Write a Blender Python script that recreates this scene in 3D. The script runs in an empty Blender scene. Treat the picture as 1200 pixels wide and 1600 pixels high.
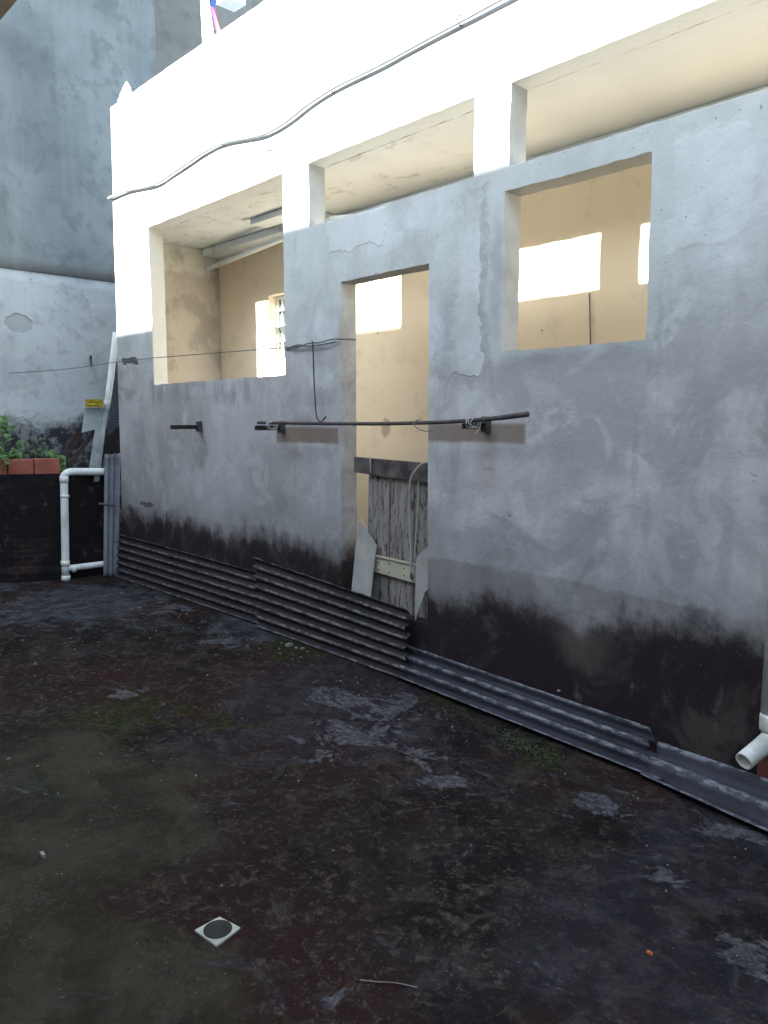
import bpy, bmesh, math, random
import numpy as np
from mathutils import Vector, Matrix, noise as mn

# ------------------------------------------------------------------ camera, world, sun
S = bpy.context.scene
FPX = 1200.0
PITCH = math.atan2(140, 1200); YAW = math.atan2(1130, math.hypot(1200, 140)); EYE = 1.6
Fh = np.array([-math.cos(YAW), math.sin(YAW), 0.0]); UPZ = np.array([0, 0, 1.0])
CR = np.array([math.sin(YAW), math.cos(YAW), 0.0])
CF = math.cos(PITCH) * Fh - math.sin(PITCH) * UPZ
CU = math.cos(PITCH) * UPZ + math.sin(PITCH) * Fh
CO = np.array([0, 0, EYE])
cam_data = bpy.data.cameras.new('camera'); cam = bpy.data.objects.new('camera', cam_data)
S.collection.objects.link(cam); S.camera = cam
cam_data.sensor_fit = 'VERTICAL'; cam_data.sensor_height = 24; cam_data.lens = 24 * FPX / 1600
cam_data.clip_start = 0.05; cam_data.clip_end = 500
cam.matrix_world = Matrix(((CR[0], CU[0], -CF[0], 0), (CR[1], CU[1], -CF[1], 0), (CR[2], CU[2], -CF[2], EYE), (0, 0, 0, 1)))

SUN = Vector((0.214, 1.0, -0.59)).normalized()           # direction the light travels
w = bpy.data.worlds.new('World'); S.world = w; w.use_nodes = True
wt = w.node_tree; bg = wt.nodes['Background']
sky = wt.nodes.new('ShaderNodeTexSky'); sky.sky_type = 'NISHITA'; sky.sun_disc = False
sky.sun_elevation = math.asin(-SUN.z); sky.sun_rotation = math.atan2(-SUN.x, -SUN.y)
hs = wt.nodes.new('ShaderNodeHueSaturation'); hs.inputs['Saturation'].default_value = 0.55
wt.links.new(sky.outputs[0], hs.inputs['Color']); tn = wt.nodes.new('ShaderNodeMix'); tn.data_type = 'RGBA'; tn.blend_type = 'MULTIPLY'; tn.inputs[0].default_value = 1.0
tn.inputs[7].default_value = (0.94, 1.0, 0.97, 1); wt.links.new(hs.outputs[0], tn.inputs[6]); wt.links.new(tn.outputs[2], bg.inputs[0]); bg.inputs[1].default_value = 0.125
sl = bpy.data.lights.new('sun', 'SUN'); sl.energy = 5.0; sl.angle = math.radians(0.8); sl.color = (1, 0.95, 0.86)
so = bpy.data.objects.new('sun', sl); S.collection.objects.link(so)
so.rotation_euler = SUN.to_track_quat('-Z', 'Y').to_euler(); so.location = (0, -5, 12)
S.view_settings.view_transform = 'Standard'; S.view_settings.look = 'None'
S.view_settings.exposure = 2.9; S.view_settings.gamma = 1.0

def at(px, py, axis, v):
    """world point on the plane axis=v seen at a pixel of the 1200x1600 photo (used for measuring)"""
    r = (px - 600) * CR + (800 - py) * CU + FPX * CF
    t = (v - CO[axis]) / r[axis]
    return Vector(CO + t * r)

D = 3.45        # plane of the facade
TH = 0.145      # its thickness
FARX = -8.7
# ------------------------------------------------------------------ object helpers
def tag(o, label=None, cat=None, group=None, kind=None):
    if label: o['label'] = label
    if cat: o['category'] = cat
    if group: o['group'] = group
    if kind: o['kind'] = kind
    return o

def empty(name, loc, label=None, cat=None, group=None):
    o = bpy.data.objects.new(name, None); S.collection.objects.link(o); o.location = loc
    o.empty_display_size = 0.1
    return tag(o, label, cat, group)

def link(name, verts, faces, mat, parent=None, smooth=False, bevel=0):
    off = Vector((0, 0, 0))
    if parent is not None:
        q = parent
        while q is not None:
            off = off + q.location; q = q.parent
    else:
        vs = [Vector(v) for v in verts]
        off = sum(vs, Vector()) / max(1, len(vs)); off.z = min(v.z for v in vs)
    me = bpy.data.meshes.new(name)
    me.from_pydata([tuple(Vector(v) - off) for v in verts], [], faces); me.validate()
    bm = bmesh.new(); bm.from_mesh(me); bmesh.ops.recalc_face_normals(bm, faces=bm.faces)
    if bevel:
        bmesh.ops.bevel(bm, geom=[e for e in bm.edges if len(e.link_faces) == 2 and e.calc_face_angle(0) > 0.6], offset=bevel, segments=2, affect='EDGES', profile=0.6)
    bm.to_mesh(me); bm.free()
    me.materials.append(mat)
    if smooth:
        for p in me.polygons: p.use_smooth = True
    o = bpy.data.objects.new(name, me); S.collection.objects.link(o)
    if parent is not None: o.parent = parent
    else: o.location = off
    return o

class MB:
    def __init__(s): s.v = []; s.f = []
    def add(s, v, f):
        n = len(s.v); s.v += [Vector(a) for a in v]; s.f += [tuple(i + n for i in g) for g in f]
    def box(s, a, b):
        (x0, y0, z0), (x1, y1, z1) = a, b
        s.add([(x0,y0,z0),(x1,y0,z0),(x1,y1,z0),(x0,y1,z0),(x0,y0,z1),(x1,y0,z1),(x1,y1,z1),(x0,y1,z1)],
              [(0,1,2,3),(4,5,6,7),(0,1,5,4),(1,2,6,5),(2,3,7,6),(3,0,4,7)])
    def prism(s, poly, ext):
        """closed polygon of points extruded by vector ext"""
        e = Vector(ext); n = len(poly); p = [Vector(q) for q in poly]
        s.add(p + [q + e for q in p], [tuple(range(n)), tuple(range(2*n-1, n-1, -1))] + [(i, (i+1) % n, n + (i+1) % n, n + i) for i in range(n)])
    def tube(s, pts, r, seg=12, cap=True, sub=6, hollow=False):
        p = smooth_path(pts, sub) if sub > 1 else [Vector(q) for q in pts]
        rr = r if callable(r) else (lambda t: r)
        rings = []; up = None
        for i, q in enumerate(p):
            d = (p[min(i+1, len(p)-1)] - p[max(i-1, 0)]).normalized()
            if up is None: up = d.orthogonal().normalized()
            up = (up - d * up.dot(d)); up = up.normalized() if up.length > 1e-6 else d.orthogonal().normalized()
            b = d.cross(up); R = rr(i / (len(p)-1))
            rings.append([q + (up * math.cos(2*math.pi*k/seg) + b * math.sin(2*math.pi*k/seg)) * R for k in range(seg)])
        v = [x for ring in rings for x in ring]; f = []
        for i in range(len(p)-1):
            for k in range(seg): f.append((i*seg+k, i*seg+(k+1) % seg, (i+1)*seg+(k+1) % seg, (i+1)*seg+k))
        if cap:
            f.append(tuple(range(seg)))
            if hollow:
                d = (p[-1]-p[-2]).normalized(); n0 = len(v); R = rr(1)*0.86
                last = rings[-1]
                v += [p[-1] + (x-p[-1])*0.86 for x in last]; v += [p[-1] - d*R*2.5 + (x-p[-1])*0.86 for x in last]
                b0 = (len(p)-1)*seg
                for k in range(seg):
                    f.append((b0+k, b0+(k+1) % seg, n0+(k+1) % seg, n0+k)); f.append((n0+k, n0+(k+1) % seg, n0+seg+(k+1) % seg, n0+seg+k))
                f.append(tuple(range(n0+seg, n0+2*seg)))
            else: f.append(tuple(range((len(p)-1)*seg, len(p)*seg)))
        s.add(v, f)
    def out(s, name, mat, parent=None, smooth=False, bevel=0): return link(name, s.v, s.f, mat, parent, smooth, bevel)

def smooth_path(pts, sub=6):
    p = [Vector(q) for q in pts]; out = []
    for i in range(len(p)-1):
        a, b, c, d = p[max(i-1, 0)], p[i], p[i+1], p[min(i+2, len(p)-1)]
        for k in range(sub):
            t = k/sub
            out.append(0.5*((2*b)+(c-a)*t+(2*a-5*b+4*c-d)*t*t+(3*b-a-3*c+d)*t**3))
    out.append(p[-1]); return out

def ticks(a, b, step, marks=()):
    m = sorted(set([a, b] + [x for x in marks if a < x < b])); out = []
    for p, q in zip(m, m[1:]):
        n = max(1, round((q-p)/step)); out += [p + (q-p)*i/n for i in range(n)]
    return out + [m[-1]]

def slab(name, us, vs, holes, fn, thick, mat, parent=None, rough=0.003, edge=0.006, smooth=False):
    """wall of small cells with real openings; fn(u,v) gives the front point, thick the vector to the back"""
    thick = Vector(thick); nu, nv = len(us), len(vs)
    solid = [[not any(a-1e-6 <= (us[i]+us[i+1])/2 <= b+1e-6 and c-1e-6 <= (vs[j]+vs[j+1])/2 <= d+1e-6 for a, b, c, d in holes) for j in range(nv-1)] for i in range(nu-1)]
    sol = lambda i, j: 0 <= i < nu-1 and 0 <= j < nv-1 and solid[i][j]
    idx = {}; verts = []; faces = []
    def V(i, j, back):
        k = (i, j, back)
        if k not in idx:
            u, v = us[i], vs[j]
            n = mn.noise(Vector((u*1.3, v*1.3, 3.1)))*0.8 + mn.noise(Vector((u*5, v*5, 9.1)))*0.35
            ring = [sol(i-1, j-1), sol(i, j-1), sol(i-1, j), sol(i, j)]
            if not all(ring) and any(ring) and 0 < i < nu-1:
                u0_ = u; u += (mn.noise(Vector((v*7, u*2, 1.7)))+.8*mn.noise(Vector((v*23, u*3, 8.7))))*edge; v += (mn.noise(Vector((u0_*7, v*2, 5.7)))+.8*mn.noise(Vector((u0_*23, v*3, 2.7))))*edge
            p = Vector(fn(u, v)) - thick.normalized()*n*rough*(0 if back else 1)
            if back: p = p + thick
            idx[k] = len(verts); verts.append(p)
        return idx[k]
    for i in range(nu-1):
        for j in range(nv-1):
            if not solid[i][j]: continue
            faces.append((V(i,j,0), V(i+1,j,0), V(i+1,j+1,0), V(i,j+1,0)))
            faces.append((V(i,j+1,1), V(i+1,j+1,1), V(i+1,j,1), V(i,j,1)))
            if not sol(i-1,j): faces.append((V(i,j,0), V(i,j+1,0), V(i,j+1,1), V(i,j,1)))
            if not sol(i+1,j): faces.append((V(i+1,j+1,0), V(i+1,j,0), V(i+1,j,1), V(i+1,j+1,1)))
            if not sol(i,j-1): faces.append((V(i+1,j,0), V(i,j,0), V(i,j,1), V(i+1,j,1)))
            if not sol(i,j+1): faces.append((V(i,j+1,0), V(i+1,j+1,0), V(i+1,j+1,1), V(i,j+1,1)))
    return link(name, verts, faces, mat, parent, smooth)

# ------------------------------------------------------------------ material helpers
class Mat:
    def __init__(s, name, rough=0.85, spec=0.3, metal=0.0):
        m = bpy.data.materials.new(name); m.use_nodes = True; s.m = m; s.t = m.node_tree
        s.b = s.t.nodes['Principled BSDF']; s.b.inputs['Roughness'].default_value = rough
        s.b.inputs['Specular IOR Level'].default_value = spec; s.b.inputs['Metallic'].default_value = metal
        g = s.t.nodes.new('ShaderNodeNewGeometry'); s.P = g.outputs['Position']
        sp = s.t.nodes.new('ShaderNodeSeparateXYZ'); s.L(s.P, sp.inputs[0]); s.x, s.y, s.z = sp.outputs
    def L(s, a, b): s.t.links.new(a, b)
    def set(s, sock, v):
        if isinstance(v, (int, float)): sock.default_value = v
        elif isinstance(v, tuple): sock.default_value = v if len(v) != 3 or sock.type != 'RGBA' else (*v, 1)
        else: s.L(v, sock)
    def math(s, op, a, b=0.0, c=0.0, clamp=False):
        n = s.t.nodes.new('ShaderNodeMath'); n.operation = op; n.use_clamp = clamp
        s.set(n.inputs[0], a); s.set(n.inputs[1], b); s.set(n.inputs[2], c); return n.outputs[0]
    def vec(s, x, y, z):
        n = s.t.nodes.new('ShaderNodeCombineXYZ'); s.set(n.inputs[0], x); s.set(n.inputs[1], y); s.set(n.inputs[2], z); return n.outputs[0]
    def scale(s, v, sc, off=(0, 0, 0)):
        n = s.t.nodes.new('ShaderNodeMapping'); s.L(v, n.inputs[0]); n.inputs['Scale'].default_value = sc; n.inputs['Location'].default_value = off; return n.outputs[0]
    def noise(s, sc, det=4, rough=0.55, vec=None, dist=0.0, off=0.0):
        n = s.t.nodes.new('ShaderNodeTexNoise'); n.inputs['Scale'].default_value = sc; n.inputs['Detail'].default_value = det
        n.inputs['Roughness'].default_value = rough; n.inputs['Distortion'].default_value = dist
        v = vec or s.P
        if off: v = s.scale(v, (1, 1, 1), (off, off*1.7, off*.6))
        s.L(v, n.inputs['Vector']); return n.outputs['Fac']
    def voro(s, sc, vec=None, feat='F1', out='Distance', rnd=1.0):
        n = s.t.nodes.new('ShaderNodeTexVoronoi'); n.feature = feat; n.inputs['Scale'].default_value = sc; n.inputs['Randomness'].default_value = rnd
        s.L(vec or s.P, n.inputs['Vector']); return n.outputs[out]
    def mr(s, v, a, b, lo=0.0, hi=1.0):
        n = s.t.nodes.new('ShaderNodeMapRange'); n.interpolation_type = 'SMOOTHSTEP' if a < b or True else 'LINEAR'
        if a > b: a, b, lo, hi = b, a, hi, lo
        s.set(n.inputs[0], v); n.inputs[1].default_value = a; n.inputs[2].default_value = b; n.inputs[3].default_value = lo; n.inputs[4].default_value = hi; return n.outputs[0]
    def mix(s, f, a, b, mode='MIX'):
        n = s.t.nodes.new('ShaderNodeMix'); n.data_type = 'RGBA'; n.blend_type = mode
        s.set(n.inputs[0], f); s.set(n.inputs[6], a); s.set(n.inputs[7], b); return n.outputs[2]
    def mul(s, a, b): return s.math('MULTIPLY', a, b)
    def add(s, a, b): return s.math('ADD', a, b)
    def mx(s, a, b): return s.math('MAXIMUM', a, b)
    def inv(s, a): return s.math('SUBTRACT', 1.0, a)
    def warp(s, amp, sc, axes, off=0.0):
        """warped pair of coordinates for ragged stain edges"""
        n1 = s.noise(sc, 4, .6, off=3.3+off); n2 = s.noise(sc, 4, .6, off=9.1+off)
        a = s.add(axes[0], s.mul(s.math('SUBTRACT', n1, .5), amp)); b = s.add(axes[1], s.mul(s.math('SUBTRACT', n2, .5), amp)); return a, b
    def blob(s, uv, c, r, soft=0.3):
        a = s.math('DIVIDE', s.math('SUBTRACT', uv[0], c[0]), r[0]); b = s.math('DIVIDE', s.math('SUBTRACT', uv[1], c[1]), r[1])
        d = s.math('SQRT', s.add(s.mul(a, a), s.mul(b, b))); return s.mr(d, 1.0, 1.0-soft)
    def rect(s, uv, u0, u1, v0, v1, soft=0.02):
        f = s.mul(s.mr(uv[0], u0-soft, u0+soft), s.mr(uv[0], u1+soft, u1-soft))
        g = s.mul(s.mr(uv[1], v0-soft, v0+soft), s.mr(uv[1], v1+soft, v1-soft)); return s.mul(f, g)
    def many(s, uv, lst, soft=0.3):
        o = None
        for c, r in lst:
            b = s.blob(uv, c, r, soft); o = b if o is None else s.mx(o, b)
        return o
    def color(s, c): s.set(s.b.inputs['Base Color'], c); return s
    def rough(s, c): s.set(s.b.inputs['Roughness'], c); return s
    def bump(s, h, strength=0.4, dist=0.01):
        n = s.t.nodes.new('ShaderNodeBump'); n.inputs['Strength'].default_value = strength; n.inputs['Distance'].default_value = dist
        s.L(h, n.inputs['Height']); s.L(n.outputs[0], s.b.inputs['Normal']); return s

def simple(name, c1, c2, sc=12, rough=0.7, bump=0.2, spec=0.3, metal=0.0, dirt=None):
    m = Mat(name, rough, spec, metal); n = m.noise(sc, 5, .6); col = m.mix(m.mr(n, .35, .65), c1, c2)
    if dirt: col = m.mix(m.mul(m.mr(m.noise(sc*.4, 5, .65, off=7), .5, .68), .8), col, dirt)
    m.color(col)
    if bump: m.bump(m.noise(sc*3, 3), bump, 0.004)
    return m.m

def W(px, py): p = at(px, py, 1, D); return (p.x, p.z)
def WB(x0, y0, x1, y1):
    a = W((x0+x1)/2, (y0+y1)/2); l = W(x0, (y0+y1)/2); r = W(x1, (y0+y1)/2); t = W((x0+x1)/2, y0); b = W((x0+x1)/2, y1)
    return ((l[0]+r[0])/2, a[1]), (abs(r[0]-l[0])/2, abs(t[1]-b[1])/2)

# facade plaster --------------------------------------------------
m = Mat('facade_plaster', 0.9, 0.2)
uv0 = m.warp(0.42, 1.7, (m.x, m.z)); uv = m.warp(0.14, 7.0, uv0, 2); uvf = m.warp(0.10, 9, (m.x, m.z), 5)
n1 = m.noise(0.9, 5, .6); n2 = m.noise(3.2, 6, .62, off=4, dist=.6); n3 = m.noise(22, 4, .6); n4 = m.noise(1.9, 5, .6, off=12, dist=1.0)
col = m.mix(m.mr(n1, .38, .62), (.305, .295, .30), (.43, .42, .43))
col = m.mix(m.mul(m.mr(n2, .5, .62), .5), col, (.50, .505, .51))
col = m.mix(m.mul(m.mr(n4, .54, .66), .6), col, (.215, .215, .22))
hi = m.mr(m.add(m.z, m.mul(m.math('SUBTRACT', m.noise(1.6, 6, .62, off=17, dist=.6), .5), 2.2)), 1.7, 2.7)  # whitewash patches, also painting the upper glow as paler colour toward the top
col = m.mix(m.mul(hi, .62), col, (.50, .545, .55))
lw = m.mul(m.mr(m.add(m.x, m.mul(m.math('SUBTRACT', m.noise(1.1, 4, off=40), .5), 1.5)), -3.8, -4.4), m.mr(m.z, 2.2, 1.6)); col = m.mix(m.mul(lw, .25), col, (.22, .215, .22))
mot = m.mr(m.noise(1.4, 7, .68, vec=m.scale(m.P, (1.5, 1, .6)), off=50, dist=.4), .46, .66); col = m.mix(m.mul(mot, .32), col, (.20, .20, .205))
mot2 = m.mr(m.noise(2.6, 7, .7, off=60, dist=.5), .52, .60); col = m.mix(m.mul(mot2, .16), col, (.60, .60, .61))
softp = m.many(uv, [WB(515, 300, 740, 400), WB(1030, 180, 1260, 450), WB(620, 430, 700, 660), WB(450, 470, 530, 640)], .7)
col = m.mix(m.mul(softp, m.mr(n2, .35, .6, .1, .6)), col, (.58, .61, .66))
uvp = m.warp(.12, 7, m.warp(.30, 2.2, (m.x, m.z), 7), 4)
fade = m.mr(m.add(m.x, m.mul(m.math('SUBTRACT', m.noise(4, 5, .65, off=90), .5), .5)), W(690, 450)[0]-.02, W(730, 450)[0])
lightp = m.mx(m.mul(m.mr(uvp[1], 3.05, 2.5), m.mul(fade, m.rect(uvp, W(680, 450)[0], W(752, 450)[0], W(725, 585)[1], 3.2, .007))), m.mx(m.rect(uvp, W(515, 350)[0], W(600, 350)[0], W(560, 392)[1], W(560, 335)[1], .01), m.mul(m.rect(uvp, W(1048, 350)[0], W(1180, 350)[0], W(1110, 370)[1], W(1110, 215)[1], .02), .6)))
trim = m.mul(m.rect(uvp, -2.86, -1.76, 1.93, 2.97, .012), m.inv(m.mr(m.z, 1.97, 1.93)))
col = m.mix(m.mul(trim, .35), col, (.44, .475, .47))
scr = m.mul(m.mr(m.noise(9, 4, .6, vec=m.scale(m.P, (1, 1, 3.2)), off=80, dist=1.5), .685, .70), m.mr(m.noise(1.3, 3, off=85), .50, .56))
col = m.mix(m.mul(scr, .7), col, (.16, .155, .15))
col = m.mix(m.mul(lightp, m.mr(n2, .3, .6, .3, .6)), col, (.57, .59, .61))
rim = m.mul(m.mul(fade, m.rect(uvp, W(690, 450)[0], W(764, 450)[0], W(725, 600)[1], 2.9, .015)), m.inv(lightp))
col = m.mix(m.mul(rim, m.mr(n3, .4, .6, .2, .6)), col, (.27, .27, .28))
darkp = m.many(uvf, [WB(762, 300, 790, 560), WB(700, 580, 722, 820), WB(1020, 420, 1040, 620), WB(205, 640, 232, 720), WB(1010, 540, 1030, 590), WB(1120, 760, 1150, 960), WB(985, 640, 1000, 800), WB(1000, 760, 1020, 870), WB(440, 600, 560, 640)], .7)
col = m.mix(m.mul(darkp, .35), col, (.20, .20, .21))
# run-off under the sills
sd = m.mul(m.rect(uvf, W(238, 600)[0]-.05, W(447, 590)[0]-.4, 1.78, 1.97, .06), m.mr(m.noise(5, 4, .6, vec=m.scale(m.P, (1.6, 1, .25))), .4, .6))
col = m.mix(m.mul(sd, .55), col, (.17, .175, .19))
sd2 = m.rect(uvf, -2.76, -1.84, 1.86, 1.99, .07)
col = m.mix(m.mul(sd2, .4), col, (.22, .23, .25))
# streaks
st = m.mr(m.noise(3.0, 5, .6, vec=m.scale(m.P, (3.0, 1, .22)), off=2), .56, .72)
col = m.mix(m.mul(m.mul(st, m.mr(m.z, 3.2, 1.6)), .28), col, (.24, .235, .23))
# brown bands with soft edges below the pole
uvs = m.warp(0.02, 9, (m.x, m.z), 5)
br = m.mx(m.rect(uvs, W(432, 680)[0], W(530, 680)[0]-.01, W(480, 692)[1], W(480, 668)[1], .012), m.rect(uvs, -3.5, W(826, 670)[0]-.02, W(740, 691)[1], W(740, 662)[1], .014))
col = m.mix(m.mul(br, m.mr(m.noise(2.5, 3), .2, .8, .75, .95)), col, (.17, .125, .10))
rr = m.mx(m.rect(uvf, -2.9, -2.76, 1.2, 1.5, .05), m.mx(m.rect(uvf, -6.07, -5.99, 1.2, 1.55, .02), m.rect(uvf, -4.72, -4.6, 1.3, 1.5, .04)))
col = m.mix(m.mul(rr, .3), col, (.24, .18, .14))
# grooves / plugged joist holes
gr = m.mx(m.rect(uvf, W(191, 564)[0], W(215, 564)[0], W(203, 569)[1], W(203, 560)[1], .008), m.mx(m.rect(uvf, W(219, 789)[0], W(238, 789)[0], W(228, 792)[1], W(228, 785)[1], .006), 0.0))
col = m.mix(m.mul(gr, .85), col, (.045, .042, .045))
# pocks
pk = m.mul(m.mr(m.voro(14, rnd=1.0), .07, .04), m.mr(m.noise(2.2, 3, off=20), .5, .56))
col = m.mix(m.mul(pk, .8), col, (.12, .11, .11))
# damp band, then black mould at the foot
nb = m.noise(2.2, 6, .66, off=8); ns = m.noise(5.0, 6, .7, vec=m.scale(m.P, (2.2, 1, .55)), off=1)
zz = m.add(m.z, m.add(m.mul(m.math('SUBTRACT', nb, .5), .62), m.mul(m.math('SUBTRACT', ns, .5), .22)))
zc = m.add(m.z, m.add(m.mul(m.math('SUBTRACT', m.noise(1.2, 5, .6, off=3), .5), .20), m.mul(m.math('SUBTRACT', ns, .5), .04)))
right = m.mr(m.x, -3.6, -3.3)
damp = m.mul(m.mul(m.mr(zc, .775, .745), m.mr(m.noise(1.7, 5, .65, off=95), .36, .56, .45, 1.0)), m.add(m.mul(right, .8), m.mul(m.inv(right), .25)))
col = m.mix(damp, col, m.mix(m.mr(nb, .4, .6), (.085, .078, .072), (.145, .135, .125)))
col = m.mix(m.mul(m.mr(zz, 1.15, .6), .55), col, (.17, .16, .165))
hshift = m.add(zz, m.mul(right, m.mr(m.x, -3.2, -1.4, .12, .03)))
mould = m.mr(hshift, .80, .60)
efl = m.mul(m.mr(ns, .55, .68), m.mr(m.noise(9, 5, .7, off=30), .45, .62))
mcol = m.mix(m.mul(m.mr(m.noise(2.4, 6, .7, off=70, dist=.8), .50, .64), .5), (.019, .012, .0145), (.085, .068, .058))
pale = m.many(uv, [WB(830, 950, 1010, 1075), WB(900, 900, 1100, 990)], .8); mcol = m.mix(m.mul(pale, m.mr(nb, .42, .6, .05, .75)), mcol, (.085, .070, .062))
mcol = m.mix(m.mul(efl, .5), mcol, (.16, .145, .135))
mcol = m.mix(m.mul(m.mr(m.voro(38), .10, .05), m.mr(m.noise(7, 2), .55, .6)), mcol, (.22, .2, .18))
col = m.mix(m.mul(mould, m.mr(hshift, .8, .5, .9, .99)), col, mcol)
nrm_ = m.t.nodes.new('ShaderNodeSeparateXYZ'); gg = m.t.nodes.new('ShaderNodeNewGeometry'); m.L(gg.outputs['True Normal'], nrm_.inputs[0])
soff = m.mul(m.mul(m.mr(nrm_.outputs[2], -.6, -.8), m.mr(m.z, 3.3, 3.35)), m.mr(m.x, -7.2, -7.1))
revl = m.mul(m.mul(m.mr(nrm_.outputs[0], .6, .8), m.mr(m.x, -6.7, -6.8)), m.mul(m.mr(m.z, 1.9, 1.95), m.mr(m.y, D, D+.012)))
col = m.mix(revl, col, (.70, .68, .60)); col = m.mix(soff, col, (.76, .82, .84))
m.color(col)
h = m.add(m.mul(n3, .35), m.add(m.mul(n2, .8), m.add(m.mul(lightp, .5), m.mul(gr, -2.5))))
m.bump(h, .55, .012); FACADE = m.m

# interior paint, ceiling, raw plaster ----------------------------
m = Mat('cream_paint', .8, .25)
c = m.mix(m.mr(m.noise(.8, 4), .35, .65), (.81, .675, .50), (.86, .735, .56))
sp = m.mul(m.mr(m.voro(6.0), .07, .045), m.mr(m.noise(3, 2, off=4), .48, .52))
uvb = m.warp(.10, 10, (m.x, m.z))
px1 = at(603, 668, 1, 4.475); px2 = at(922, 425, 1, 4.475)
sm = m.mx(m.blob(uvb, (px1.x, px1.z), (.07, .09), .4), m.blob(uvb, (at(922,422,1,4.475).x, at(922,422,1,4.475).z), (.022, .03), .5))
c = m.mix(m.mul(m.mx(sp, m.mul(sm, .8)), .8), c, (.26, .22, .17))
c = m.mix(m.mul(m.mr(m.noise(4, 5, .65, off=15), .52, .68), .3), c, (.52, .43, .31))
c = m.mix(m.mr(m.z, 3.31, 3.34), c, (.74, .79, .80))
m.color(c).bump(m.noise(18, 4), .15, .004); CREAM = m.m
m = Mat('ceiling_paint', .85, .2)
c = m.mix(m.mr(m.noise(1.5, 4), .35, .65), (.70, .76, .79), (.76, .82, .84))
st = m.mul(m.mr(m.noise(4.5, 6, .65, dist=.8), .55, .66), m.mr(m.x, -3.0, -4.0))
c = m.mix(m.mul(st, .5), c, (.40, .38, .33))
hole = m.blob((m.x, m.y), (at(384, 342, 2, 3.40).x, at(384, 342, 2, 3.40).y), (.06, .04), .3)
c = m.mix(m.mul(hole, .8), c, (.3, .28, .22))
m.color(c).bump(m.noise(14, 4), .2, .005); CEIL = m.m
m = Mat('raw_plaster', .92, .15)
uvr = m.warp(.25, 4, (m.y, m.z))
c = m.mix(m.mr(m.noise(2, 5), .35, .65), (.50, .46, .40), (.58, .53, .45))
c = m.mix(m.mr(uvr[1], 3.12, 3.18), c, (.68, .68, .60))
c = m.mix(m.mul(m.mr(uvr[1], 2.2, 2.12), .8), c, (.60, .56, .47))
c = m.mix(m.mul(m.mr(m.noise(2.3, 5, .65, off=6), .5, .62), .5), c, (.28, .25, .21))
m.color(c).bump(m.noise(16, 5), .4, .008); RAW = m.m

# ground ----------------------------------------------------------
m = Mat('dark_concrete', .62, .10)
g1 = m.noise(.7, 6, .65); g2 = m.noise(3.0, 8, .7, off=5, dist=.5); g3 = m.noise(14, 6, .7, off=9); g4 = m.noise(60, 4, .7)
uvg = m.warp(.5, 2.4, (m.x, m.y)); uvh = m.warp(.22, 8, (m.x, m.y), 3)
g5 = m.noise(7, 8, .75, off=33, dist=.8); g6 = m.noise(28, 6, .75, off=14, dist=.5)
c = m.mix(m.mr(g2, .40, .58), (.0055, .0037, .0042), (.0165, .0125, .0125))
c = m.mix(m.mul(m.mr(g1, .45, .58), .75), c, (.023, .0085, .007))
c = m.mix(m.mul(m.mr(g5, .50, .62), .75), c, (.040, .029, .024))
c = m.mix(m.mul(m.mr(g6, .53, .63), m.mr(g5, .35, .6, .25, .9)), c, (.072, .056, .045))
def G(x0, y0, x1, y1):
    a = at((x0+x1)/2, (y0+y1)/2, 2, 0); l = at(x0, (y0+y1)/2, 2, 0); r = at(x1, (y0+y1)/2, 2, 0); t = at((x0+x1)/2, y0, 2, 0); b = at((x0+x1)/2, y1, 2, 0)
    return ((a.x, a.y), (max(abs(r.x-l.x), abs(t.x-b.x))/2, max(abs(r.y-l.y), abs(t.y-b.y))/2))
def field(sc, off, dist=.6, st=(1, 1, 1)): return m.noise(sc, 9, .68, vec=m.scale(m.P, st), off=off, dist=dist)
def ragged(boxes, nz, w=.03, k=.30, grow=1.5):
    mask = m.many(uvg, [((c_[0], c_[1]), (r_[0]*grow, r_[1]*grow)) for c_, r_ in boxes], 1.0)
    return m.mr(m.add(m.mul(mask, k), nz), .655-w, .655+w)
fa = field(1.6, 51); fb = field(3.4, 57, 1.2, (1, 1.5, 1)); fc = field(6.5, 63, .8)
c = m.mix(m.mul(ragged([G(330, 985, 720, 1250), G(680, 1180, 1400, 1700), G(850, 1230, 1300, 1420)], fa, .09), .55), c, m.mix(m.mr(g5, .4, .6), (.015, .0145, .020), (.036, .034, .044)))
c = m.mix(m.mul(ragged([G(-300, 1120, 260, 1700), G(-200, 1080, 380, 1400), G(0, 1350, 480, 1750)], fa, .10, .42), .7), c, m.mix(m.mr(g2, .4, .6), (.019, .019, .011), (.044, .042, .028)))
c = m.mix(m.mul(ragged([G(40, 1070, 330, 1170), G(300, 1090, 430, 1150), G(640, 1080, 760, 1110), G(380, 985, 560, 1050), G(780, 1150, 900, 1210)], fc, .05, .24), .8), c, m.mix(m.mr(g6, .4, .6), (.010, .011, .003), (.034, .036, .011)))
c = m.mix(m.mul(ragged([G(-100, 900, 360, 985), G(-200, 880, 130, 940), G(250, 940, 560, 1010)], fb, .07), .8), c, m.mix(m.mr(g5, .4, .6), (.026, .028, .035), (.075, .079, .090)))
flake = ragged([G(440, 1060, 610, 1130), G(560, 1075, 680, 1150), G(440, 1105, 690, 1200), G(600, 1150, 730, 1210), G(990, 1345, 1070, 1385), G(1130, 1440, 1230, 1540), G(300, 990, 352, 1012), G(520, 1540, 560, 1590), G(860, 1230, 1010, 1275), G(1080, 1270, 1210, 1320), G(215, 935, 320, 965), G(150, 1070, 250, 1092), G(670, 1200, 740, 1240)], fb, .012, .23, 1.7)
c = m.mix(m.mul(flake, .75), c, m.mix(m.mr(g6, .38, .62), (.038, .036, .042), (.125, .12, .132)))
flake2 = m.mul(m.mr(m.noise(1.6, 6, .62, off=31, dist=1.2), .60, .63), m.mr(g3, .4, .6))
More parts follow.
